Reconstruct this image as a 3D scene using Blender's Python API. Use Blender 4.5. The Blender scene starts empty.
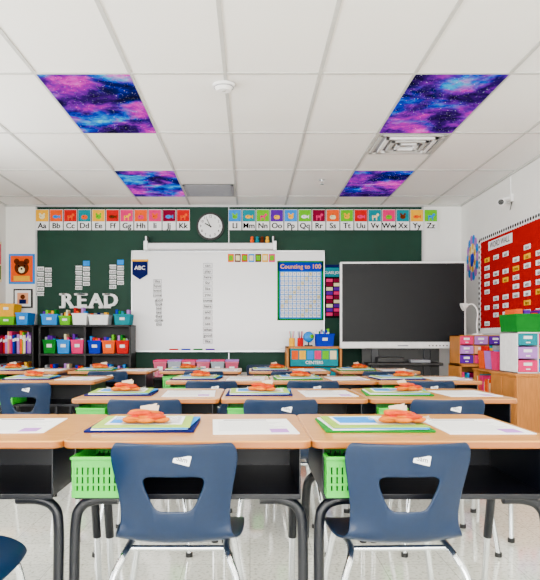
import bpy, bmesh, math, random
from mathutils import Matrix, Vector
random.seed(7)
SC=bpy.context.scene
COL=SC.collection

# ---------------------------------------------------------------- materials
def lin(c):
    return tuple((((x/255)/12.92 if x/255<=0.04045 else ((x/255+0.055)/1.055)**2.4))**1.3 for x in c)
MATS={}
def mat(name,rgb,rough=.5,metal=0,var=.06,scale=18,emis=0,alpha=1,coat=0,stretch=(1,1,1),bump=0,spec=.5):
    if name in MATS: return MATS[name]
    m=bpy.data.materials.new(name); m.use_nodes=True
    nt=m.node_tree; b=nt.nodes['Principled BSDF']
    c=lin(rgb)
    tc=nt.nodes.new('ShaderNodeTexCoord'); mp=nt.nodes.new('ShaderNodeMapping')
    mp.inputs['Scale'].default_value=stretch
    nz=nt.nodes.new('ShaderNodeTexNoise'); nz.inputs['Scale'].default_value=scale; nz.inputs['Detail'].default_value=4
    rp=nt.nodes.new('ShaderNodeValToRGB')
    rp.color_ramp.elements[0].position=.3; rp.color_ramp.elements[1].position=.7
    rp.color_ramp.elements[0].color=(*[max(0,x*(1-var)) for x in c],1)
    rp.color_ramp.elements[1].color=(*[min(1,x*(1+var)) for x in c],1)
    nt.links.new(tc.outputs['Object'],mp.inputs['Vector']); nt.links.new(mp.outputs[0],nz.inputs['Vector'])
    nt.links.new(nz.outputs[0],rp.inputs[0]); nt.links.new(rp.outputs[0],b.inputs['Base Color'])
    b.inputs['Roughness'].default_value=rough; b.inputs['Metallic'].default_value=metal
    b.inputs['Alpha'].default_value=alpha; b.inputs['Coat Weight'].default_value=coat
    b.inputs['Specular IOR Level'].default_value=spec
    if emis:
        nt.links.new(rp.outputs[0],b.inputs['Emission Color']); b.inputs['Emission Strength'].default_value=emis
    if bump:
        bp=nt.nodes.new('ShaderNodeBump'); bp.inputs['Strength'].default_value=bump; bp.inputs['Distance'].default_value=.002
        nt.links.new(nz.outputs[0],bp.inputs['Height']); nt.links.new(bp.outputs[0],b.inputs['Normal'])
    MATS[name]=m; return m

WALL=mat('wall_paint',(243,243,240),.7,scale=6,var=.02)
TILE=mat('ceiling_tile',(250,249,246),.9,scale=160,var=.03,bump=.2)
GRID=mat('ceiling_grid_metal',(206,206,203),.6)
GREEN=mat('chalkboard_green',(18,76,60),.6,scale=3,var=.08,spec=.25)
WHITE=mat('white_plastic',(245,245,245),.4)
WBOARD=mat('whiteboard_enamel',(248,249,250),.22,scale=2,var=.01)
ALU=mat('aluminium',(205,207,210),.3,.9)
CHROME=mat('chrome',(232,235,238),.12,1)
BLACKM=mat('black_steel',(18,24,38),.35,spec=.4)
BLACKP=mat('black_plastic',(20,20,22),.5)
DARK=mat('dark_laminate',(38,34,36),.5,spec=.3)
WOOD=mat('desk_laminate',(212,158,82),.24,scale=7,var=.14,stretch=(1,14,1))
WOODE=mat('desk_edge',(180,118,52),.4,scale=9,var=.1)
OAK=mat('shelf_oak',(200,140,70),.5,scale=8,var=.16,stretch=(9,1,1),spec=.3)
NAVY=mat('chair_navy',(6,52,86),.32,scale=60,var=.08,bump=.08,spec=.35)
LIME=mat('basket_green',(58,198,62),.4)
PAPER=mat('paper',(243,244,245),.8,var=.015)
INK=mat('ink',(70,76,86),.8)
INKB=mat('ink_black',(15,15,18),.8,spec=.1)
RED=mat('red_fabric',(186,0,24),.95,scale=60,spec=0)
PAL={k:mat('card_'+k,v,.75,spec=.1) for k,v in dict(red=(210,0,28),pink=(232,50,132),orange=(240,108,0),yellow=(246,192,0),
   lime=(120,200,10),teal=(0,152,164),sky=(35,155,230),blue=(0,60,190),white=(246,246,246),purple=(112,34,172),maroon=(146,0,68),navy=(10,30,104),
   lilac=(190,140,212),peach=(240,180,140),brown=(116,60,22),green=(0,138,56),grey=(168,170,176),cream=(246,234,190)).items()}
PK=list(PAL.keys())

def galaxy():
    m=bpy.data.materials.new('galaxy_print'); m.use_nodes=True; nt=m.node_tree; N=nt.nodes.new; L=nt.links.new
    b=nt.nodes['Principled BSDF']
    tc=N('ShaderNodeTexCoord'); oi=N('ShaderNodeObjectInfo'); ml=N('ShaderNodeMath'); ml.operation='MULTIPLY'; ml.inputs[1].default_value=37
    L(oi.outputs['Random'],ml.inputs[0])
    ad=N('ShaderNodeVectorMath'); ad.operation='ADD'; L(tc.outputs['Object'],ad.inputs[0]); L(ml.outputs[0],ad.inputs[1])
    def noise(sc,det,ro,dis,o):
        of=N('ShaderNodeVectorMath'); of.operation='ADD'; of.inputs[1].default_value=o; L(ad.outputs[0],of.inputs[0])
        n=N('ShaderNodeTexNoise'); n.inputs['Scale'].default_value=sc; n.inputs['Detail'].default_value=det; n.inputs['Roughness'].default_value=ro; n.inputs['Distortion'].default_value=dis
        L(of.outputs[0],n.inputs[0]); return n
    def ramp(src,els):
        r=N('ShaderNodeValToRGB'); cr=r.color_ramp
        cr.elements[0].position,cr.elements[0].color=els[0]; cr.elements[1].position,cr.elements[1].color=els[-1]
        for p,c in els[1:-1]:
            e=cr.elements.new(p); e.color=c
        L(src.outputs[0],r.inputs[0]); return r
    n1=noise(2.6,12,.66,.3,(0,0,0)); n3=noise(2.4,4,.6,.2,(1.2,-4.1,8.3))
    r1=ramp(n1,[(.37,(.0,.001,.02,1)),(.46,(.0,.003,.14,1)),(.52,(.0,.02,.6,1)),(.58,(.0,.22,1.0,1)),(.65,(.0,.75,1.2,1)),(.78,(1.0,1.6,1.8,1))])
    r2=ramp(n1,[(.37,(.006,.0,.03,1)),(.45,(.05,.0,.2,1)),(.51,(.28,.0,.55,1)),(.57,(.75,.0,.6,1)),(.65,(1.4,.06,.9,1)),(.78,(1.8,1.2,1.8,1))])
    r3=ramp(n3,[(.43,(0,0,0,1)),(.54,(1,1,1,1))])
    mx=N('ShaderNodeMix'); mx.data_type='RGBA'; L(r3.outputs[0],mx.inputs[0]); L(r1.outputs[0],mx.inputs[6]); L(r2.outputs[0],mx.inputs[7])
    last=mx.outputs[2]
    for sc,th,st in ((20,.09,1),(55,.13,.8)):
        vo=N('ShaderNodeTexVoronoi'); vo.inputs['Scale'].default_value=sc; L(ad.outputs[0],vo.inputs[0])
        rs=N('ShaderNodeValToRGB'); rs.color_ramp.elements[0].position=th*.3; rs.color_ramp.elements[0].color=(1.6,1.6,1.6,1); rs.color_ramp.elements[1].position=th; rs.color_ramp.elements[1].color=(0,0,0,1)
        L(vo.outputs['Distance'],rs.inputs[0])
        a2=N('ShaderNodeMix'); a2.data_type='RGBA'; a2.blend_type='ADD'; a2.inputs[0].default_value=st; L(last,a2.inputs[6]); L(rs.outputs[0],a2.inputs[7]); last=a2.outputs[2]
    L(last,b.inputs['Emission Color']); b.inputs['Emission Strength'].default_value=.9
    b.inputs['Base Color'].default_value=(.003,.003,.01,1); b.inputs['Roughness'].default_value=.7; b.inputs['Specular IOR Level'].default_value=0
    return m
GAL=galaxy()

def floor_mat():
    m=bpy.data.materials.new('vinyl_floor'); m.use_nodes=True; nt=m.node_tree; N=nt.nodes.new; L=nt.links.new
    b=nt.nodes['Principled BSDF']; tc=N('ShaderNodeTexCoord')
    br=N('ShaderNodeTexBrick'); br.offset=0; br.inputs['Scale'].default_value=1; br.inputs['Brick Width'].default_value=.305; br.inputs['Row Height'].default_value=.305
    br.inputs['Mortar Size'].default_value=.002; br.inputs['Color1'].default_value=(.80,.81,.74,1); br.inputs['Color2'].default_value=(.72,.73,.66,1); br.inputs['Mortar'].default_value=(.45,.45,.4,1)
    nz=N('ShaderNodeTexNoise'); nz.inputs['Scale'].default_value=60; nz.inputs['Detail'].default_value=3
    rp=N('ShaderNodeValToRGB'); rp.color_ramp.elements[0].position=.36; rp.color_ramp.elements[0].color=(.62,.64,.60,1); rp.color_ramp.elements[1].position=.48; rp.color_ramp.elements[1].color=(1,1,1,1)
    L(tc.outputs['Object'],br.inputs[0]); L(tc.outputs['Object'],nz.inputs[0]); L(nz.outputs[0],rp.inputs[0])
    mx=N('ShaderNodeMix'); mx.data_type='RGBA'; mx.blend_type='MULTIPLY'; mx.inputs[0].default_value=1
    L(br.outputs[0],mx.inputs[6]); L(rp.outputs[0],mx.inputs[7]); L(mx.outputs[2],b.inputs['Base Color'])
    b.inputs['Roughness'].default_value=.06; b.inputs['Specular IOR Level'].default_value=.8; b.inputs['Coat Weight'].default_value=.5; b.inputs['Coat Roughness'].default_value=.05
    return m
FLOOR=floor_mat()

# ---------------------------------------------------------------- builder
TXT={}
def text_geo(body):
    if body in TXT: return TXT[body]
    cu=bpy.data.curves.new('t','FONT'); cu.body=body; cu.size=1; cu.align_x='CENTER'; cu.align_y='CENTER'; cu.resolution_u=3; cu.offset=.012
    ob=bpy.data.objects.new('t',cu); COL.objects.link(ob)
    dg=bpy.context.evaluated_depsgraph_get()
    me=bpy.data.meshes.new_from_object(ob.evaluated_get(dg))
    g=([v.co.copy() for v in me.vertices],[tuple(p.vertices) for p in me.polygons])
    bpy.data.objects.remove(ob); bpy.data.meshes.remove(me); bpy.data.curves.remove(cu)
    TXT[body]=g; return g
def R(ax,deg): return Matrix.Rotation(math.radians(deg),4,ax)
def T(x,y,z): return Matrix.Translation((x,y,z))

class MB:
    def __init__(s): s.V=[];s.F=[];s.MI=[];s.S=[];s.mats=[]
    def geo(s,V,F,m,M=None,smooth=False):
        if m not in s.mats: s.mats.append(m)
        i=s.mats.index(m); o=len(s.V)
        s.V+= [tuple(M@Vector(v)) if M else tuple(v) for v in V]
        for f in F: s.F.append(tuple(a+o for a in f)); s.MI.append(i); s.S.append(smooth)
    def bm(s,b,m,M=None,smooth=False):
        b.verts.index_update(); s.geo([v.co for v in b.verts],[[v.index for v in f.verts] for f in b.faces],m,M,smooth); b.free()
    def box(s,x0,x1,y0,y1,z0,z1,m,bev=0,M=None,seg=2):
        if bev<=0:
            V=[(x,y,z) for x in(x0,x1) for y in(y0,y1) for z in(z0,z1)]
            F=[(0,1,3,2),(4,6,7,5),(0,4,5,1),(2,3,7,6),(0,2,6,4),(1,5,7,3)]
            s.geo(V,F,m,M); return
        b=bmesh.new(); bmesh.ops.create_cube(b,size=1,matrix=T((x0+x1)/2,(y0+y1)/2,(z0+z1)/2)@Matrix.Diagonal((x1-x0,y1-y0,z1-z0,1)))
        bmesh.ops.bevel(b,geom=list(b.edges),offset=bev,segments=seg,affect='EDGES',profile=.5)
        s.bm(b,m,M)
    def cyl(s,p0,p1,r,m,seg=14,r2=None,M=None,smooth=True):
        p0=Vector(p0);p1=Vector(p1);d=p1-p0
        q=d.to_track_quat('Z','Y').to_matrix().to_4x4()
        r2=r if r2 is None else r2
        V=[];n=seg
        for k,(rr,z) in enumerate(((r,0),(r2,d.length))):
            for i in range(n):
                a=2*math.pi*i/n; V.append(Matrix.Translation(p0)@q@Vector((rr*math.cos(a),rr*math.sin(a),z)))
        s.geo(V,[(i,(i+1)%n,n+(i+1)%n,n+i) for i in range(n)],m,M,smooth)
        s.geo(V,[tuple(range(n-1,-1,-1)),tuple(range(n,2*n))],m,M)
    def tube(s,pts,r,m,seg=10,M=None,sub=6):
        P=[Vector(p) for p in pts]; Q=[]
        if len(P)>2 and sub>1:
            E=[P[0]*2-P[1]]+P+[P[-1]*2-P[-2]]
            for i in range(1,len(E)-2):
                for k in range(sub):
                    t=k/sub; a,b,c,d=E[i-1],E[i],E[i+1],E[i+2]
                    Q.append(.5*((2*b)+(c-a)*t+(2*a-5*b+4*c-d)*t*t+(3*b-a-3*c+d)*t**3))
            Q.append(P[-1])
        else: Q=P
        V=[];up=None
        for i,p in enumerate(Q):
            d=(Q[min(i+1,len(Q)-1)]-Q[max(i-1,0)]).normalized()
            if up is None: up=d.orthogonal().normalized()
            up=(up-d*up.dot(d)).normalized(); w=d.cross(up)
            for k in range(seg):
                a=2*math.pi*k/seg; V.append(p+up*(r*math.cos(a))+w*(r*math.sin(a)))
        F=[]
        for i in range(len(Q)-1):
            for k in range(seg): F.append((i*seg+k,i*seg+(k+1)%seg,(i+1)*seg+(k+1)%seg,(i+1)*seg+k))
        s.geo(V,F,m,M,True)
        s.geo(V,[tuple(range(seg-1,-1,-1)),tuple((len(Q)-1)*seg+k for k in range(seg))],m,M)
    def ball(s,c,r,m,M=None,jit=0,sub=2):
        b=bmesh.new(); bmesh.ops.create_icosphere(b,subdivisions=sub,radius=1)
        for v in b.verts:
            j=1+random.uniform(-jit,jit)
            v.co=Vector((c[0]+v.co.x*r[0]*j,c[1]+v.co.y*r[1]*j,c[2]+v.co.z*r[2]*j))
        s.bm(b,m,M,True)
    def prism(s,poly,y0,y1,m,M=None):  # polygon in XZ, extruded in Y
        n=len(poly); V=[(x,y0,z) for x,z in poly]+[(x,y1,z) for x,z in poly]
        s.geo(V,[tuple(range(n)),tuple(range(2*n-1,n-1,-1))]+[(i,n+i,n+(i+1)%n,(i+1)%n) for i in range(n)],m,M)
    def disc(s,x,z,r,y0,y1,m,n=20,rz=None,M=None):
        rz=rz or r
        s.prism([(x+r*math.cos(2*math.pi*i/n),z+rz*math.sin(2*math.pi*i/n)) for i in range(n)],y0,y1,m,M)
    def text(s,body,size,x,y,z,m,M=None,sx=1):   # upright, facing -Y
        V,F=text_geo(body)
        mm=T(x,y,z)@R('X',90)@Matrix.Diagonal((size*sx,size,size,1))
        s.geo(V,F,m,(M@mm) if M else mm)
    def mesh(s,name):
        me=bpy.data.meshes.new(name); me.from_pydata(s.V,[],s.F)
        for m in s.mats: me.materials.append(m)
        me.polygons.foreach_set('material_index',s.MI); me.polygons.foreach_set('use_smooth',s.S); me.update()
        return me
    def put(s,name,loc=(0,0,0),rz=0): return inst(name,s.mesh(name),loc,rz)
def inst(name,me,loc,rz=0):
    o=bpy.data.objects.new(name,me); o.location=loc; o.rotation_euler=(0,0,math.radians(rz)); COL.objects.link(o); return o

# ---------------------------------------------------------------- room
XL,XR,YB,YR,H=-3.12,2.70,8.41,-2.5,2.75
b=MB(); b.box(XL-.1,XR+.1,YR-.1,YB+.1,-.1,0,FLOOR); b.put('floor')
b=MB(); b.box(XL-.1,XR+.1,YR-.1,YB+.1,H,H+.1,TILE); b.put('ceiling')
b=MB(); b.box(XL-.1,XR+.1,YB,YB+.1,0,H,WALL); b.put('wall_back')
b=MB(); b.box(XR,XR+.1,YR-.1,YB,0,H,WALL); b.put('wall_right')
ADDED_WIN=[(-1.6,.6),(1.0,3.2),(3.6,5.8)]  # invented openings, out of view, added to let even side light in
b=MB(); b.box(XL-.1,XL,YR-.1,YB,0,.9,WALL); b.box(XL-.1,XL,YR-.1,YB,2.4,H,WALL)
ys=[YR-.1]+[v for w in ADDED_WIN for v in w]+[YB]
for i in range(0,len(ys),2): b.box(XL-.1,XL,ys[i],ys[i+1],.9,2.4,WALL)
b.put('wall_left')
for i,(a,c) in enumerate(ADDED_WIN):
    b=MB()
    for y in (a+.025,(a+c)/2,c-.025): b.box(XL-.08,XL-.03,y-.025,y+.025,.9,2.4,ALU)
    for z in (.925,1.6,2.375): b.box(XL-.08,XL-.03,a,c,z-.025,z+.025,ALU)
    b.box(XL-.03,XL+.06,a,c,.87,.9,WHITE)
    b.put('added_window_%d'%(i+1))
b=MB(); b.box(XL-.1,XR+.1,YR-.1,YR,0,.9,WALL); b.box(XL-.1,XR+.1,YR-.1,YR,2.45,H,WALL)
b.box(XL-.1,-2.7,YR-.1,YR,.9,2.45,WALL); b.box(2.3,XR+.1,YR-.1,YR,.9,2.45,WALL); b.put('wall_rear')
b=MB()
for x in (-2.67,-1.4,-.2,1.0,2.27): b.box(x-.03,x+.03,YR-.08,YR-.03,.9,2.45,ALU)
for z in (.93,2.42): b.box(-2.7,2.3,YR-.08,YR-.03,z-.03,z+.03,ALU)
b.put('added_window_4')  # invented window behind the camera, added so fill light can enter
for nm,bx in (('back',(XL,XR,YB-.012,YB,0,.1)),('right',(XR-.012,XR,YR,YB-.02,0,.1)),('left',(XL,XL+.012,YR,YB-.02,0,.1))):
    b=MB(); b.box(*bx,DARK,.003); b.put('baseboard_'+nm)

GX=[-1.379+.6096*n for n in range(-2,7)]; GX=[x for x in GX if XL<x<XR]
GY=[4.22+1.22*n for n in range(-5,4)]
b=MB(); 
for x in GX: b.box(x-.012,x+.012,YR,YB,H-.006,H+.001,GRID)
for y in GY:
    if YR<y<YB: b.box(XL,XR,y-.012,y+.012,H-.0065,H+.001,GRID)
for bx in ((XL,XR,YB-.02,YB),(XR-.02,XR,YR,YB),(XL,XL+.02,YR,YB)): b.box(*bx,H-.02,H,GRID)
b.put('trim_1')
def panel(name,x,y,m):
    q=MB(); q.box(-.30,.30,-.602,.602,-.008,.0,m,.001,seg=1); q.put(name,(x+.305,y+.61,H-.001))
for x in (-1.379,1.06):
    for y in (4.22,6.66): panel('galaxy_light_panel',x,y,GAL)
LIT=mat('fill_panel_glow',(255,250,238),.6,var=.0,emis=10)
for x in (-1.379,1.06):
    for y in (1.78,-.66): panel('added_fill_panel',x,y,LIT)  # unseen glowing panels added behind the view to brighten the room
def vent(x,y,s,cone):
    q=MB(); c=s/2
    g=PAL['grey']
    if cone:
        for k,(o,z) in enumerate(((c,-.004),(c*.78,-.016),(c*.56,-.022),(c*.34,-.026))):
            t=.03
            for bx in ((-o,o,-o,-o+t),(-o,o,o-t,o),(-o,-o+t,-o,o),(o-t,o,-o,o)): q.box(*bx,z-.006,0,WHITE if k%2 else GRID,.001,seg=1)
        q.box(-c,c,-c,c,-.002,0,PAL['grey'])
    else:
        q.box(-c,c,-c,c,-.003,0,DARK)
        for bx in ((-c,c,-c,-c+.03),(-c,c,c-.03,c),(-c,-c+.03,-c,c),(c-.03,c,-c,c)): q.box(*bx,-.01,0,g)
        for i in range(16):
            yy=-c+.04+i*(s-.08)/15; q.box(-c+.03,c-.03,yy-.009,yy+.009,-.009,-.002,g)
    q.put('ceiling_vent',(x,y,H-.0065))
vent(1.365,5.75,.56,True); vent(-.465,7.54,.56,False)
b=MB(); b.cyl((0,0,0),(0,0,-.018),.075,WHITE,28); b.cyl((0,0,-.018),(0,0,-.022),.066,PAL['grey'],28); b.cyl((0,0,-.022),(0,0,-.042),.062,WHITE,28,r2=.045); b.cyl((0,0,-.04),(0,0,-.045),.012,GRID); b.put('smoke_detector',(-.175,4.40,H-.006))
for i,(x,y) in enumerate(((.77,7.05),)):
    b=MB(); b.cyl((0,0,0),(0,0,-.01),.035,CHROME,18); b.cyl((0,0,-.01),(0,0,-.05),.01,CHROME); b.cyl((0,0,-.05),(0,0,-.054),.025,CHROME); b.put('fire_sprinkler',(x,y,H-.001))

# ---------------------------------------------------------------- back wall, laid out on a 12.78 mm module
U=.01278
def ex(p): return (p-250)*U
def ez(p): return 1.05+(338-p)*U
def wb(q,a,c,t,bt,y0,y1,m,bev=0): q.box(ex(a),ex(c),y0,y1,ez(bt),ez(t),m,bev)
b=MB(); wb(b,37,422,206.5,372,8.393,YB,GREEN)
for a,c,t,bt in ((36,37.6,206.5,372),(421.4,423,206.5,372),(36,423,205.8,207.2)): wb(b,a,c,t,bt,8.388,YB,ALU)
wb(b,228.5,229.2,206,372,8.390,YB,ALU)
b.put('chalkboard')
b=MB(); wb(b,133,323,252,351,8.36,8.386,WBOARD)
wb(b,132,324,251,252.6,8.352,8.386,ALU,.002); wb(b,132,133.2,251,351,8.352,8.386,ALU,.002); wb(b,323,324.2,251,351,8.352,8.386,ALU,.002)
wb(b,132,324,350,352,8.31,8.386,ALU,.004)
for k,c in enumerate(('red','blue','green','purple')): b.cyl((ex(170+k*12),8.325,ez(349.3)),(ex(179+k*12),8.325,ez(349.3)),.009,PAL[c])
b.put('whiteboard')
b=MB(); wb(b,148,275,245,251,8.22,8.32,WHITE,.01)
wb(b,146,150,243,252,8.21,8.33,ALU,.004); wb(b,272,276,243,252,8.21,8.33,ALU,.004)
for p in (148,273): wb(b,p-1,p+1,238,249,8.26,8.387,ALU); 
b.cyl((ex(149),8.27,ez(244)),(ex(149),8.27,ez(238)),.012,BLACKP); b.cyl((ex(273.5),8.27,ez(244)),(ex(273.5),8.27,ez(237)),.012,BLACKP)
b.put('projector_screen_case')
anim=[PAL[k] for k in ('yellow','orange','cream','brown','pink','lime','sky','white')]
bg=[PAL[k] for k in ('red','pink','maroon','sky','red','yellow','purple','orange','pink','lime','red','teal')]
def strip(p0,p1,letters):
    q=MB(); n=len(letters); w=(p1-p0)/n; prev=None
    for i,ch in enumerate(letters):
        a=p0+i*w+.5; c=p0+(i+1)*w-.5; y=8.372; cx=(a+c)/2
        wb(q,a,c,210,230.5,y,y+.004,PAPER)
        B=random.choice([x for x in bg if x is not prev]); prev=B; wb(q,a+.3,c-.3,210.4,222,y-.002,y,B)
        A=random.choice([x for x in anim if x is not B])
        X=ex(cx); Z=ez(217.3); kind=i%4
        if kind==0:
            q.disc(X,Z,.036,y-.004,y-.002,A,14,.03); q.disc(X-.026,Z+.034,.014,y-.004,y-.002,A,8); q.disc(X+.026,Z+.034,.014,y-.004,y-.002,A,8)
        elif kind==1:
            q.disc(X-.008,Z,.038,y-.004,y-.002,A,14,.022); q.prism([(X+.022,Z),(X+.052,Z+.026),(X+.052,Z-.026)],y-.004,y-.002,A)
        elif kind==2:
            q.box(X-.035,X+.03,y-.004,y-.002,Z-.012,Z+.016,A); q.box(X-.033,X-.02,y-.004,y-.002,Z-.045,Z-.01,A); q.box(X+.014,X+.027,y-.004,y-.002,Z-.045,Z-.01,A); q.disc(X+.036,Z+.024,.018,y-.004,y-.002,A,10)
        else:
            q.disc(X-.012,Z-.006,.027,y-.004,y-.002,A,12); q.disc(X+.012,Z-.006,.027,y-.0042,y-.002,A,12); q.box(X-.003,X+.003,y-.004,y-.002,Z+.015,Z+.042,PAL['green'])
        q.disc(X-.014,Z+.006,.006,y-.006,y-.004,INKB,8)
        for k in range(3): q.text(ch+ch.lower(),.098,X+(k-1)*.002,y-.001-.0002*k,ez(226.4),INKB)
    q.put('alphabet_card_strip')
strip(36,190.5,'ABCDEFGHIJK'); strip(228,437,'LMNOPQRSTUVWXYZ')
b=MB(); X,Z=ex(210.5),ez(227)
b.cyl((0,0,0),(0,-.04,0),.175,BLACKP,40); b.cyl((0,-.036,0),(0,-.043,0),.150,PAPER,40)
for i in range(12):
    a=math.radians(i*30); b.text(str(12 if i==0 else i),.045,.122*math.sin(a),-.0445,.122*math.cos(a),INKB)
b.box(-.005,.005,-.048,-.045,-.02,.1,INKB,0,R('Y',-25)); b.box(-.007,.007,-.048,-.045,-.02,.075,INKB,0,R('Y',-62)); b.cyl((0,-.043,0),(0,-.05,0),.01,INKB)
b.put('wall_clock',(X,8.389,Z))
words='the and see can you for she was they said like have with here look come play what good went make this'.split()
def wordcol(name,p,t,n,dy,w,y,hd=None,h=4.2,edge=False):
    q=MB()
    if hd: wb(q,p-w/2,p+w/2,t-6,t-1,y-.003,y,hd)
    for i in range(n):
        tt=t+i*dy
        if edge: wb(q,p-w/2-.35,p+w/2+.35,tt-.35,tt+h+.35,y-.002,y,PAL['grey'])
        wb(q,p-w/2,p+w/2,tt,tt+h,y-.003,y,PAPER); q.text(random.choice(words),.05,ex(p),y-.0045,ez(tt+h/2),INKB)
    q.put(name)
for p,t,n in ((45,267,6),(83,266,5),(117,265,5)):
    wordcol('word_card_column',p-3.8,t,n,5,6.6,8.388,None,3.8); wordcol('word_card_column',p+3.8,t+1,n-(1 if p>50 else 2),5,6.6,8.388,PAL['sky'] if p!=45 else None,3.8)
wordcol('word_card_column',208,264,14,5.8,8.5,8.359,None,4.0,True)
wordcol('word_card_column',158,280,4,4.6,7.5,8.359,None,3.4,True)
wordcol('word_card_column',159.5,299,7,4.0,4.5,8.359,None,2.8,True)
b=MB()
for ch,p in zip('READ',(68,82.5,97,111.5)):
    for k in range(12): b.text(ch,.235,ex(p)+(.005 if k%2 else -.005),8.345+k*.0035,ez(301),WHITE,sx=1.05)
    B=ez(301)-.082; Tp=ez(301)+.082; w=.075
    def sf(x0,x1,z): b.box(ex(p)+x0,ex(p)+x1,8.345,8.388,z-.012,z+.012,WHITE,.002)
    if ch=='R': sf(-w-.02,-w+.05,B); sf(w-.035,w+.03,B); sf(-w-.02,-.02,Tp)
    if ch=='E': sf(-w-.015,w,B); sf(-w-.015,w,Tp)
    if ch=='A': sf(-w-.03,-w+.04,B); sf(w-.04,w+.03,B)
    if ch=='D': sf(-w-.025,0,B); sf(-w-.025,0,Tp)
b.put('read_letter_sign')
b=MB(); wb(b,278,322.5,262,320,8.352,8.358,PAL['sky'])
wb(b,278,322.5,263,271.5,8.350,8.352,PAL['blue']); b.text('Counting to 100',.078,ex(300.2),8.349,ez(267.2),PAL['yellow'])
for (a,c,t,bt) in ((277,279.3,262,320.6),(321,323.3,262,320.6),(277,323.3,318.6,320.6),(277,323.3,261.4,263.2)): wb(b,a,c,t,bt,8.350,8.352,PAL['green'])
for r in range(10):
    for c in range(10):
        a=280.5+c*4.0; t=272.6+r*4.55
        wb(b,a,a+3.3,t,t+3.8,8.350,8.352,PAPER if (r+c)%7 else PAL['cream']); b.text(str(r*10+c+1),.03,ex(a+1.65),8.3492,ez(t+1.9),PAL['navy'])
b.put('counting_chart_poster')
b=MB(); b.prism([(ex(133),ez(261)),(ex(133),ez(275)),(ex(140.7),ez(280)),(ex(148.5),ez(275)),(ex(148.5),ez(261))],8.345,8.350,PAL['navy'])
wb(b,132.5,149,260,262,8.343,8.350,PAL['yellow']); b.text('ABC',.07,ex(140.7),8.344,ez(268.5),PAPER); b.put('classroom_pennant')
b=MB(); wb(b,324.6,341,265,318,8.377,8.382,PAL['teal'])
wb(b,324.6,341,265,268,8.374,8.377,PAL['navy'])
wb(b,324.6,341,277,318,8.3755,8.377,INKB)
for r in range(9):
    for c in range(2):
        a=326+c*7.4; t=279+r*4.2
        wb(b,a,a+6.3,t,t+3.3,8.372,8.3755,PAL[('pink','maroon','cream','purple')[(r+c)%4]])
b.text('CLASS JOBS',.045,ex(332.8),8.3735,ez(273),PAPER)
b.put('class_jobs_chart')
b=MB()
for i,k in enumerate(('orange','brown','red','sky','brown','yellow','pink')): wb(b,228+i*6.8,234+i*6.8,254.5,262.5,8.354,8.358,PAL[k]); wb(b,229+i*6.8,233+i*6.8,256,261,8.352,8.354,PAL['cream' if i%2 else 'lime']) 
b.put('picture_card_row')
b=MB()
for x,k in ((252,'orange'),(257,'teal'),(262,'brown'),(267,'yellow')):
    z=ez(245)+.03; b.ball((ex(x),8.27,z),(.026,.026,.03),PAL[k]); b.ball((ex(x),8.27,z+.04),(.02,.02,.02),PAL[k]); 
b.put('toy_figures')
b=MB(); wb(b,9,35,254,284,8.40,8.408,PAL['sky']); wb(b,11,33,256,282,8.397,8.40,PAL['orange'])
b.disc(ex(22),ez(268),.09,8.394,8.397,PAL['brown'],22); b.disc(ex(17),ez(261.5),.035,8.394,8.397,PAL['brown']); b.disc(ex(27),ez(261.5),.035,8.394,8.397,PAL['brown'])
b.disc(ex(22),ez(270),.04,8.392,8.394,PAL['cream']); b.disc(ex(19),ez(266),.012,8.392,8.394,INKB,10); b.disc(ex(25),ez(266),.012,8.392,8.394,INKB,10); b.disc(ex(22),ez(269),.014,8.390,8.392,INKB,10)
wb(b,14,30,276,281,8.394,8.397,PAL['yellow']); b.put('bear_poster')
b=MB(); wb(b,14,33,289,308,8.385,8.408,DARK,.004); wb(b,15.5,31.5,290.5,306.5,8.382,8.385,PAPER); wb(b,18,29,293,304,8.380,8.382,PAL['peach']); b.disc(ex(23.5),ez(297),.03,8.378,8.380,PAL['brown']); wb(b,20,27,299.5,304,8.378,8.380,PAL['navy']); b.put('picture_frame')
b=MB(); b.box(0,.5,-.004,0,0,.5,PAL['cream']); b.box(.03,.47,-.006,-.004,.03,.2,PAL['green']); b.box(.03,.47,-.006,-.004,.22,.47,PAL['pink']); b.put('wall_poster',(XL+.001,7.75,1.75),90)

# ---------------------------------------------------------------- interactive display on cart
b=MB(); w,h=.718,.5
b.box(-w,w,-.035,.035,-h,h,WHITE,.012); b.box(-w+.022,w-.022,-.038,-.034,-h+.075,h-.022,mat('tv_screen',(38,40,44),.38,var=.03,spec=.15))
b.box(-.06,.06,-.038,-.034,-h+.025,-h+.04,PAL['grey'])
for i in range(6): b.cyl((.3+i*.04,-.034,-h+.033),(.3+i*.04,-.04,-h+.033),.008,DARK)
b.box(-w+.1,w-.1,.035,.075,-h+.15,h-.2,BLACKP,.01)
zf=-1.43
for x in (-.3,.3):
    b.box(x-.04,x+.04,.075,.115,zf+.12,.2,BLACKM,.006); b.box(x-.045,x+.045,-.32,.38,zf+.07,zf+.13,BLACKM,.01)
    for y in (-.28,.34):
        b.cyl((x-.015,y,zf+.04),(x+.015,y,zf+.04),.04,BLACKP,18); b.cyl((x,y,zf+.05),(x,y,zf+.09),.012,CHROME)
b.box(-.34,.34,.07,.12,zf+.3,zf+.36,BLACKM,.005)
b.box(-.42,.42,-.2,.2,zf+.74,zf+.77,BLACKP,.006)
b.box(-.45,.45,.12,.14,zf+.5,zf+.93,BLACKP,.004)
b.box(-.3,.0,-.12,.12,zf+.77,zf+.83,BLACKP,.008); b.box(.08,.3,-.1,.1,zf+.77,zf+.80,PAL['grey'],.005)
b.put('interactive_whiteboard_display',(1.76,7.6,1.43),-2.5)

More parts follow.
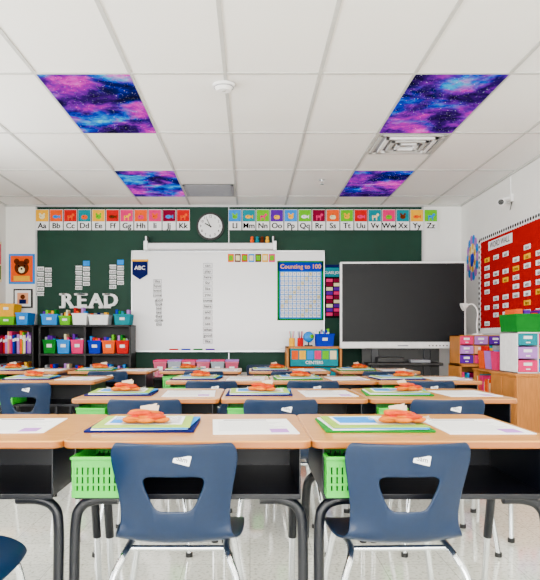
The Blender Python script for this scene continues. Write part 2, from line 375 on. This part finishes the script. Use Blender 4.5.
# ---------------------------------------------------------------- shelving / bins / books helpers
def bin_(q,x0,x1,y0,y1,z0,z1,m,label=True):
    t=.008; tp=.012
    V=[(x0+tp,y0+tp,z0),(x1-tp,y0+tp,z0),(x1-tp,y1-tp,z0),(x0+tp,y1-tp,z0),(x0,y0,z1),(x1,y0,z1),(x1,y1,z1),(x0,y1,z1),
       (x0+t,y0+t,z1),(x1-t,y0+t,z1),(x1-t,y1-t,z1),(x0+t,y1-t,z1),(x0+tp+t,y0+tp+t,z0+t),(x1-tp-t,y0+tp+t,z0+t),(x1-tp-t,y1-tp-t,z0+t),(x0+tp+t,y1-tp-t,z0+t)]
    F=[(3,2,1,0)]+[(i,(i+1)%4,4+(i+1)%4,4+i) for i in range(4)]+[(4+i,4+(i+1)%4,8+(i+1)%4,8+i) for i in range(4)]+[(8+i,8+(i+1)%4,12+(i+1)%4,12+i) for i in range(4)]+[(12,13,14,15)]
    q.geo(V,F,m)
    q.box(x0-.006,x1+.006,y0-.006,y0+.004,z1-.018,z1,m,.002)
    if label:
        c=(x0+x1)/2; q.box(c-.03,c+.03,y0-.002,y0+.006,z0+(z1-z0)*.45,z0+(z1-z0)*.68,PAPER)
def fill(q,x0,x1,y0,y1,z,n=5):
    for i in range(n):
        a=x0+(x1-x0)*(i+.1)/n; q.box(a,a+(x1-x0)/n*.8,y0+.02,y1-.02,z-.1,z+random.uniform(.02,.08),PAL[random.choice(PK)],0)
def books(q,x0,x1,y0,y1,z,hmax):
    x=x0
    while x<x1-.03:
        t=random.uniform(.012,.032); hh=hmax*random.uniform(.72,1)
        yy=y0+random.uniform(0,.03); k=PAL[random.choice(PK)]
        q.box(x,x+t,yy,y1,z,z+hh,k,.002,seg=1); q.box(x+.002,x+t-.002,yy-.001,yy,z+hh*.65,z+hh*.8,PAPER); x+=t+.002
def shelf(q,x0,x1,y0,y1,z0,zs,m,t=.02,divs=()):
    q.box(x0,x0+t,y0,y1,z0,zs[-1],m,.003); q.box(x1-t,x1,y0,y1,z0,zs[-1],m,.003)
    q.box(x0+t,x1-t,y1-.01,y1,z0,zs[-1],m)
    for z in zs: q.box(x0+(t if z!=zs[-1] else 0),x1-(t if z!=zs[-1] else 0),y0,y1,z-t,z,m,.003)
    for d in divs: q.box(d-t/2,d+t/2,y0+.005,y1,z0,zs[-1]-t,m)

b=MB(); shelf(b,-2.56,-1.44,7.96,8.30,.0,(.1,.50,.86,1.21),DARK,.025,(-2.0,)); b.put('bookcase')
b=MB(); x=-2.52
for k in ('green','sky','pink'): bin_(b,x,x+.155,8.0,8.27,.862,1.03,PAL[k]); fill(b,x+.01,x+.14,8.02,8.2,1.02,4); x+=.17
x=-1.97
for k in ('blue','orange','red'): bin_(b,x,x+.155,8.0,8.27,.862,1.02,PAL[k]); fill(b,x+.01,x+.14,8.02,8.2,1.02,4); x+=.17
b.put('book_bin_row')
b=MB(); x=-2.52
for k in ('yellow','teal','pink'): bin_(b,x,x+.155,8.0,8.27,.502,.68,PAL[k]); fill(b,x+.01,x+.14,8.02,8.2,.66,4); x+=.17
x=-1.97
for k in ('orange','green','purple'): bin_(b,x,x+.155,8.0,8.27,.502,.68,PAL[k]); fill(b,x+.01,x+.14,8.02,8.2,.66,4); x+=.17
b.put('book_bin_row')
b=MB()
for (x,wd,k,hh) in ((-2.55,.2,'sky',.13),(-2.33,.14,'lime',.11),(-2.17,.18,'white',.14),(-1.97,.24,'white',.12),(-1.66,.2,'teal',.13)):
    bin_(b,x,x+wd,8.02,8.27,1.212,1.212+hh,PAL[k],k!='white'); fill(b,x+.01,x+wd-.02,8.04,8.2,1.205+hh,5)
b.put('book_bin_row')
b=MB(); shelf(b,-3.08,-2.62,7.96,8.30,0,(.1,.48,.86,1.21),DARK,.022); books(b,-3.05,-2.65,8.0,8.27,.861,.28); books(b,-3.05,-2.65,8.0,8.27,.481,.28); b.put('bookcase')
b=MB()
bin_(b,-3.07,-2.87,8.0,8.28,1.212,1.31,PAL['lime']); bin_(b,-2.85,-2.70,8.0,8.28,1.212,1.36,PAL['sky']); bin_(b,-3.07,-2.87,8.0,8.28,1.33,1.47,PAL['yellow']); b.box(-3.08,-2.86,7.99,8.29,1.312,1.33,PAL['yellow'],.003)
b.put('storage_bin_stack')
CLP=mat('clear_pink_plastic',(215,100,135),.2,alpha=.85); CLW=mat('clear_plastic',(195,204,214),.15,alpha=.6)
b=MB(); shelf(b,-1.30,-.06,7.75,8.15,0,(.1,.585),DARK,.025,(-.88,-.48)); b.put('low_shelf')
b=MB(); x=-1.14
for i,k in enumerate((CLP,CLW,CLP,CLP,CLW,CLP)):
    bin_(b,x,x+.15,7.78,8.1,.587,.77,k,True); fill(b,x+.015,x+.13,7.81,8.05,.685,3); b.box(x-.006,x+.156,7.77,8.11,.772,.787,PAL['lilac'] if i%2 else PAL['pink'],.004); x+=.17
b.put('storage_bin_row')
b=MB(); shelf(b,.43,1.08,7.72,8.1,0,(.1,.5,.95),OAK,.025); 
bin_(b,.47,.75,7.74,8.0,.502,.70,PAL['orange']); bin_(b,.77,1.04,7.74,8.0,.502,.70,PAL['teal'])
b.box(.475,1.035,7.732,7.745,.72,.925,PAL['teal'],.002)
for i,k in enumerate(('orange','yellow','sky','pink','lime','cream')): b.box(.49+i*.09,.565+i*.09,7.726,7.732,.80,.90,PAL[k])
b.text('CENTERS',.05,.755,7.7305,.76,PAPER)
b.put('supply_cabinet')
b=MB(); bin_(b,.78,1.0,7.8,8.0,.952,1.10,PAL['blue']); books(b,.795,.97,7.82,7.95,.965,.20); b.put('book_bin')
b=MB()
for x,k in ((.5,'yellow'),(.6,'red')):
    b.cyl((x,7.85,.952),(x,7.85,1.05),.036,PAL[k],20)
    for i in range(6):
        a=i*1.05; b.cyl((x+.015*math.cos(a),7.85+.015*math.sin(a),1.04),(x+.03*math.cos(a),7.85+.03*math.sin(a),1.13),.004,PAL[random.choice(PK)],6)
b.put('pencil_cups')
b=MB(); b.cyl((0,0,0),(0,0,.015),.05,DARK,20); b.cyl((0,0,.015),(0,0,.05),.008,DARK); b.ball((0,0,.11),(.065,.065,.065),PAL['sky'],sub=3); b.ball((.01,-.012,.115),(.055,.055,.045),PAL['lime'],sub=2,jit=.04); b.tube([(0,0,.04),(.06,0,.06),(.072,0,.11),(.06,0,.16),(0,0,.18)],.004,ALU); b.put('globe',(.70,7.87,.952))

# ---------------------------------------------------------------- right side storage
b=MB(); shelf(b,2.2,2.67,6.9,7.3,0,(.1,.42,.77),OAK,.022); books(b,2.23,2.64,6.92,7.26,.422,.27); books(b,2.23,2.64,6.92,7.26,.102,.27); b.put('bookcase')
def drawers(name,loc,cols,rows,w,d,hh,ks,F):
    q=MB(); t=.009; W=cols*w+t; Hh=rows*hh+t
    q.box(0,W,.01,d,0,t,F);q.box(0,W,.01,d,Hh-t,Hh,F);q.box(0,W,d-.01,d,0,Hh,F)
    for i in range(cols+1): q.box(i*w,i*w+t,.01,d,0,Hh,F)
    n=0
    for r in range(rows):
        for c in range(cols):
            x=c*w+t; z=r*hh+t
            q.box(x+.003,x+w-t-.003,0,d-.02,z+.003,z+hh-t-.003,ks[n%len(ks)],.004)
            q.box(x+w*.25,x+w*.65,-.003,.002,z+hh*.5,z+hh*.72,PAPER); q.box(x+w*.35,x+w*.55,-.014,0,z+hh*.18,z+hh*.28,WHITE,.003); n+=1
    q.put(name,loc)
dk=[PAL[k] for k in ('purple','pink','sky','lilac','peach','teal','pink','lilac')]
drawers('drawer_organizer',(2.205,6.93,.771),3,3,.152,.34,.1,dk,OAK)
b=MB(); b.cyl((0,0,0),(0,0,.015),.06,WHITE,24); b.tube([(0,0,.01),(-.01,0,.12),(-.0,0,.25),(-.05,0,.33),(-.12,0,.32)],.008,WHITE); b.cyl((-.11,0,.325),(-.17,0,.30),.02,WHITE,20,r2=.045); b.put('desk_lamp',(2.45,7.08,1.082))
# open-fronted wooden shelf unit, books and bins visible, end panel towards the room
b=MB(); b.box(2.27,2.68,5.6,6.2,.08,.72,OAK,.004); b.box(2.255,2.685,5.585,6.215,.72,.745,OAK,.006); b.box(2.29,2.68,5.63,6.18,0,.08,DARK)
for y in (5.62,5.92): b.box(2.262,2.27,y,y+.26,.12,.70,OAK,.004); b.cyl((2.262,y+.22,.42),(2.245,y+.22,.42),.012,ALU)
b.put('wooden_cabinet')
b=MB(); b.box(2.33,2.67,6.26,6.28,0,.74,OAK); b.box(2.33,2.67,6.84,6.86,0,.74,OAK)
for z in (.06,.40,.74): b.box(2.32,2.68,6.25,6.87,z-.02,z,OAK,.003)
b.box(2.66,2.68,6.26,6.86,0,.74,OAK)
for z in (.401,.061):
    y=6.29
    while y<6.81:
        t=random.uniform(.014,.035); hh=random.uniform(.2,.29); b.box(2.35+random.uniform(0,.02),2.62,y,y+t,z,z+hh,PAL[random.choice(('orange','red','yellow','teal','pink','cream'))],.002,seg=1); y+=t+.002
b.put('cubby_shelf')
b=MB(); 
for i,k in enumerate(('pink','lilac','orange')): bin_(b,2.36,2.62,6.30+i*.18,6.46+i*.18,.742,.92,PAL[k],False); fill(b,2.38,2.60,6.30+i*.18,6.46+i*.18,.9,4)
b.put('storage_bin_row')
drawers('drawer_organizer',(2.30,5.66,.746),2,3,.18,.4,.115,dk[1:]+dk[:1],PAL['white'])
b=MB(); bin_(b,2.29,2.67,5.66,6.05,1.104,1.26,PAL['green'],False); fill(b,2.31,2.64,5.7,6.0,1.24,5); b.put('storage_crate')
b=MB(); L=2.6; z0,z1=0,1.06
b.box(0,L,-.012,0,z0,z1,RED)
for i in range(int(L/.06)):
    b.disc(.03+i*.06,z1,.034,-.02,-.012,PAPER,12); b.disc(.03+i*.06,z1,.018,-.022,-.02,INKB,10); b.disc(.03+i*.06,z0,.034,-.02,-.012,PAPER,12)
for i in range(int(z1/.06)+1): b.disc(0,.02+i*.06,.034,-.02,-.012,PAPER,12); b.disc(0,.02+i*.06,.018,-.022,-.02,INKB,10)
b.box(.28,.95,-.015,-.012,.9,1.0,PAPER); b.text('WORD WALL',.09,.61,-.0165,.95,INKB)
for c in range(9):
    for r in range(9):
        x=.16+c*.27; z=.80-r*.09
        if (c*3+r)%8==7 or (c+r*2)%7==3: continue
        k=PAPER if (r+c)%5 else PAL['yellow']; b.box(x,x+.15,-.015,-.012,z-.022,z+.027,k); b.text(random.choice(words),.05,x+.075,-.0165,z,INKB)
b.put('bulletin_board',(XR-.001,7.69,1.13),-90)
b=MB()
for i in range(14):
    a=2*math.pi*i/14; x,z=.17*math.cos(a),.22*math.sin(a)
    b.disc(x,z,.045,-.006,0,PAL['sky' if i%2 else 'lilac'],14,.06)
    b.disc(x*.6,z*.6,.03,-.009,-.006,PAL['yellow' if i%2 else 'cream'],12,.045)
b.disc(0,-.02,.06,-.012,-.006,PAL['blue'],20,.09); b.disc(0,.08,.035,-.015,-.012,PAL['cream'],14)
b.put('peacock_wall_decoration',(XR-.001,7.97,2.02),-90)
b=MB(); b.box(-.05,.05,-.03,0,-.04,.04,WHITE,.005); b.cyl((0,-.03,0),(0,-.09,-.01),.018,WHITE); b.cyl((-.04,-.08,-.03),(.10,-.15,-.06),.036,WHITE,20); b.cyl((.10,-.15,-.06),(.11,-.155,-.062),.028,BLACKP,20)
b.tube([(0,-.01,.04),(0,-.012,.12),(0,-.012,.23)],.008,WHITE); b.tube([(.02,-.01,-.04),(.05,-.03,-.09),(.0,-.02,-.12),(.02,-.01,-.05)],.004,BLACKP); b.put('security_camera',(XR-.001,6.78,2.49),-90)

# ---------------------------------------------------------------- desk
b=MB()
def rr(x0,x1,y0,y1,r,n=6):
    P=[]
    for cx,cy,a0 in ((x1-r,y1-r,0),(x0+r,y1-r,90),(x0+r,y0+r,180),(x1-r,y0+r,270)):
        for i in range(n+1):
            a=math.radians(a0+90*i/n); P.append((cx+r*math.cos(a),cy+r*math.sin(a)))
    return P
def slab(q,x0,x1,y0,y1,z0,z1,r,mt,me,ch=.004):
    A=rr(x0,x1,y0,y1,r); Bp=rr(x0+ch,x1-ch,y0+ch,y1-ch,r-ch); n=len(A)
    V=[(x,y,z0+ch) for x,y in A]+[(x,y,z1-ch) for x,y in A]+[(x,y,z1) for x,y in Bp]+[(x,y,z0) for x,y in Bp]
    side=[(i,(i+1)%n,n+(i+1)%n,n+i) for i in range(n)]
    q.geo(V,side+[(3*n+i,3*n+(i+1)%n,(i+1)%n,i) for i in range(n)]+[tuple(range(4*n-1,3*n-1,-1))],me)
    q.geo(V,[(n+i,n+(i+1)%n,2*n+(i+1)%n,2*n+i) for i in range(n)]+[tuple(range(2*n,3*n))],mt)
slab(b,-.378,.378,0,.70,.716,.74,.035,WOOD,WOODE)
b.box(-.345,.345,.03,.52,.565,.569,BLACKM); b.box(-.345,-.341,.03,.52,.569,.716,BLACKM); b.box(.341,.345,.03,.52,.569,.716,BLACKM); b.box(-.341,.341,.516,.52,.569,.716,BLACKM)
b.box(-.345,.345,.024,.034,.558,.575,BLACKM,.003)
for s in (-1,1):
    for y,yf in ((.07,.045),(.50,.62)):
        b.tube([(s*.22,y,.549),(s*.29,y,.547),(s*.335,y,.525),(s*.352,y+(yf-y)*.2,.47),(s*.354,y+(yf-y)*.6,.28)],.0165,BLACKM,12)
        b.tube([(s*.354,y+(yf-y)*.6,.29),(s*.354,yf,.02)],.012,CHROME,12)
        b.cyl((s*.354,yf,0),(s*.354,yf,.022),.018,BLACKP,14)
DESK=b.mesh('student_desk')
b=MB(); W,D,Hh=.072,.15,.122
b.box(-W+.01,W-.01,.01,2*D-.01,0,.005,LIME,.002,seg=1)
for i in range(9):
    t=-1+2*i/8
    b.box(t*(W-.008)-.0055,t*(W-.008)+.0055,.004,.009,.0,Hh,LIME); b.box(t*(W-.008)-.0055,t*(W-.008)+.0055,2*D-.009,2*D-.004,.0,Hh,LIME)
for i in range(15):
    y=.006+i*(2*D-.012)/14
    for s in (-1,1): b.box(s*(W-.004)-.0025,s*(W-.004)+.0025,y-.0055,y+.0055,0,Hh,LIME)
for z0_,z1_ in ((0,.02),(.036,.042),(.062,.068),(.09,Hh)):
    b.box(-W,W,.002,.007,z0_,z1_,LIME); b.box(-W,W,2*D-.007,2*D-.002,z0_,z1_,LIME)
    for s in (-1,1): b.box(s*(W-.003)-.003,s*(W-.003)+.003,.003,2*D-.003,z0_,z1_,LIME)
for bx in ((-W-.004,W+.004,-.006,.008),(-W-.004,W+.004,2*D-.008,2*D+.004),(-W-.004,-W+.006,-.006,2*D+.004),(W-.006,W+.004,-.006,2*D+.004)): b.box(*bx,Hh-.01,Hh,LIME,.003)
for k,c in enumerate(('green','green','green')): b.box(-.05+k*.03,-.03+k*.03,.03,.25,.006,.09,PAL[c])
BASK=b.mesh('green_basket')

# ---------------------------------------------------------------- chair
prof=[(.405,.415,.175),(.385,.437,.195),(.29,.440,.203),(.17,.432,.20),(.08,.436,.187),(.028,.458,.168),(.008,.50,.161),(-.002,.553,.160),(-.012,.60,.166),(-.024,.652,.175),(-.034,.70,.184),(-.044,.735,.181),(-.048,.752,.166)]
holeh=[.09,.09,.09,.085,.075,.065,.058,.054,.076,.096,.10,.10,.095]
bmn=bmesh.new(); rows=[]
for (y,z,hw),hh in zip(prof,holeh):
    h=hh/hw; us=[-1,-.96,-(1+h)/2,-h-.04,-h,-h/2,0,h/2,h,h+.04,(1+h)/2,.96,1]; r=[]
    back=z>.46 and y<.05
    for u in us:
        yy=y+(.045*u*u if back else 0); zz=z+(0 if back else (.018*u*u if y<.37 else -.004*u*u))
        if y>.3: yy-=.02*u*u
        r.append(bmn.verts.new((u*hw,yy,zz)))
    rows.append(r)
for i in range(len(rows)-1):
    for j in range(12):
        if 7<=i<=8 and 4<=j<=7: continue
        bmn.faces.new((rows[i][j],rows[i][j+1],rows[i+1][j+1],rows[i+1][j]))
bmesh.ops.recalc_face_normals(bmn,faces=bmn.faces)
me=bpy.data.meshes.new('tmp'); bmn.to_mesh(me); bmn.free()
ob=bpy.data.objects.new('tmp',me); COL.objects.link(ob)
s=ob.modifiers.new('s','SOLIDIFY'); s.thickness=.009; s.offset=0
s=ob.modifiers.new('u','SUBSURF'); s.levels=2; s.render_levels=2
ev=bpy.data.meshes.new_from_object(ob.evaluated_get(bpy.context.evaluated_depsgraph_get()))
b=MB(); b.geo([v.co.copy() for v in ev.vertices],[tuple(p.vertices) for p in ev.polygons],NAVY,None,True)
bpy.data.objects.remove(ob)
for s in (-1,1):
    b.tube([(s*.225,-.06,.012),(s*.20,-.02,.22),(s*.182,.02,.34),(s*.16,.05,.395),(s*.148,.10,.417),(s*.148,.2,.42),(s*.148,.31,.418),(s*.158,.36,.38),(s*.185,.385,.22),(s*.21,.42,.012)],.0115,CHROME,10)
    b.cyl((s*.225,-.06,0),(s*.225,-.06,.02),.017,BLACKP); b.cyl((s*.21,.42,0),(s*.21,.42,.02),.017,BLACKP)
b.tube([(-.148,.1,.415),(.148,.1,.415)],.009,CHROME); b.tube([(-.148,.29,.415),(.148,.29,.415)],.009,CHROME)
MS=T(.028,-.039,.708)@R('X',-12)@R('Y',14)
b.box(-.024,.024,-.003,0,-.014,.014,PAPER,.001,MS,1); b.text('Sam',.02,0,-.0035,0,INK,MS)
CHAIR=b.mesh('student_chair')

# ---------------------------------------------------------------- paper goods & snack
def folder(mc,m2):
    q=MB()
    q.box(-.18,.18,-.17,.17,0,.008,mc,.002,seg=1)
    q.box(-.165,.15,-.16,.16,.008,.012,PAPER,0,R('Z',3)); q.box(-.14,.17,-.165,.16,.012,.015,PAL['sky'],0,R('Z',-4))
    q.box(-.16,.16,-.16,.15,.015,.018,m2,0,R('Z',2)); q.box(-.13,.13,-.10,.13,.018,.0184,PAPER,0,R('Z',2))
    q.box(-.12,.02,-.06,.11,.0184,.0188,PAL['sky'],0,R('Z',2))
    for i in range(6): q.box(.04,.12,.10-i*.03,.106-i*.03,.0184,.0188,INK,0,R('Z',2))
    return q.mesh('paper_folder')
FG=mat('folder_pale_green',(160,195,60),.6); FW=mat('folder_lime',(176,206,84),.6); FT=mat('folder_yellowgreen',(120,160,10),.6)
FOLD=[folder(PAL['navy'],FG),folder(PAL['navy'],FW),folder(PAL['green'],FG)]
b=MB(); b.box(-.14,.14,-.19,.19,0,.002,PAPER)
b.box(-.10,.06,.15,.165,.002,.0023,INK)
for i in range(9): 
    b.box(-.12,.12-random.uniform(0,.08),.11-i*.028,.114-i*.028,.002,.0022,PAL['grey'])
b.box(.05,.11,-.17,-.08,.002,.0023,PAL['lilac'])
WORK=b.mesh('worksheet')
CR=mat('snack_orange',(205,78,0),.6,scale=40,var=.3,spec=.1); CRY=mat('snack_yellow',(215,128,0),.6,scale=40,var=.25,spec=.1); FILM=mat('plastic_film',(250,248,244),.15,alpha=.3)
NAP=mat('napkin',(214,196,176),.8)
b=MB()
random.seed(3)
# bag: a paper sheet underneath, a thick stack of round orange crackers, gathered film neck behind
b.geo([(-.085,-.05,.003),(.085,-.045,.003),(.08,.05,.003),(-.08,.055,.003)],[(0,1,2,3)],NAP)
for i in range(16):
    x=random.uniform(-.052,.052)*(1-i*.03); y=random.uniform(-.045,.03); z=.008+i*.0021
    b.ball((x,y,z),(.038,.034,.0075),CRY if i%3==0 else CR,jit=.03)
for x,y in ((-.05,-.035),(.0,-.05),(.05,-.035)): b.ball((x,y,.014),(.032,.022,.011),CRY,jit=.04)
b.ball((-.03,-.045,.026),(.02,.01,.006),PAL['red'],jit=.1)
for k in range(4):
    x=-.025+k*.013; b.geo([(x,.03,.03),(x+.02,.035,.03),(x+.025+random.uniform(-.01,.01),.055,.055+random.uniform(-.006,.006)),(x-.004,.05,.052+random.uniform(-.006,.006))],[(0,1,2,3)],NAP)
for s_ in (-1,1): b.geo([(s_*.07,-.03,.01),(s_*.07,.03,.012),(s_*.11,.035,.02),(s_*.105,0,.008),(s_*.112,-.03,.016)],[(0,1,2,3,4)],FILM)
SNACK=b.mesh('snack_bag')

# ---------------------------------------------------------------- desk rows
rows={1.98:[-.947,-.19,.567],3.34:[-.535,.228,.99],4.70:[-1.49,-.229,.535,1.292],6.06:[-2.15,-1.31,-.46,.37,1.2]}
random.seed(11); n=0
for y,xs in rows.items():
    for x in xs:
        inst('student_desk',DESK,(x,y,0))
        inst('green_basket',BASK,(x-.268,y-.028,.5755))
        if y<2 and x<-.5:
            inst('worksheet',WORK,(x+.12,y+.35,.7401),4); inst('worksheet',WORK,(x-.2,y+.38,.7401),-6); n+=1; continue
        sx=-.165; fx=-.175; wx=.20
        if y<2 and x>0: sx=-.05; fx=-.14; wx=.215
        elif y>2: sx=-.135+random.uniform(-.02,.02)
        inst('paper_folder',FOLD[n%3],(x+fx,y+.34,.7401),random.uniform(-6,8))
        inst('snack_bag',SNACK,(x+sx,y+.29,.759),random.uniform(-25,25))
        inst('worksheet',WORK,(x+wx,y+.33,.7401),random.uniform(-4,4)); n+=1
chairs=[(-.219,1.89,0),(.455,1.89,2),(-.517,3.22,0),(.15,3.22,0),(.968,3.22,0),(-1.52,4.42,0),(-.27,4.6,0),(.44,4.6,-3),(1.25,4.6,0),(-1.29,5.96,0),(-.42,5.96,0),(.37,5.96,0),(1.2,5.96,0),(.14,7.3,180),(-1.05,1.79,-90)]
for x,y,r in chairs: inst('student_chair',CHAIR,(x,y,0),r)

# ---------------------------------------------------------------- lights
def area(name,loc,rot,sx,sy,p,c=(1,1,1)):
    l=bpy.data.lights.new(name,'AREA'); l.shape='RECTANGLE'; l.size=sx; l.size_y=sy; l.energy=p; l.color=c
    o=bpy.data.objects.new(name,l); o.location=loc; o.rotation_euler=rot; COL.objects.link(o)
area('fill_left',(XL-.45,2.1,1.45),(0,math.radians(-112),0),1.5,7.6,540,(1,.99,.965))  # added fill lamp beyond the left openings, tilted up to lift the ceiling
area('fill_rear',(-.2,YR-.45,1.5),(math.radians(110),0,0),5.0,1.55,640,(1,.985,.955))  # added fill lamp beyond the rear opening, also tilted upward
w=bpy.data.worlds.new('sky'); SC.world=w; w.use_nodes=True
bgn=w.node_tree.nodes['Background']; bgn.inputs[0].default_value=(.97,.98,1,1); bgn.inputs[1].default_value=1.1

cam=bpy.data.cameras.new('camera'); co=bpy.data.objects.new('camera',cam); COL.objects.link(co)
co.location=(0,0,1.05); co.rotation_euler=(math.radians(90),0,0)
cam.sensor_width=36; cam.lens=658/580*36; cam.shift_x=20/580; cam.shift_y=48/580; cam.clip_start=.05
SC.camera=co
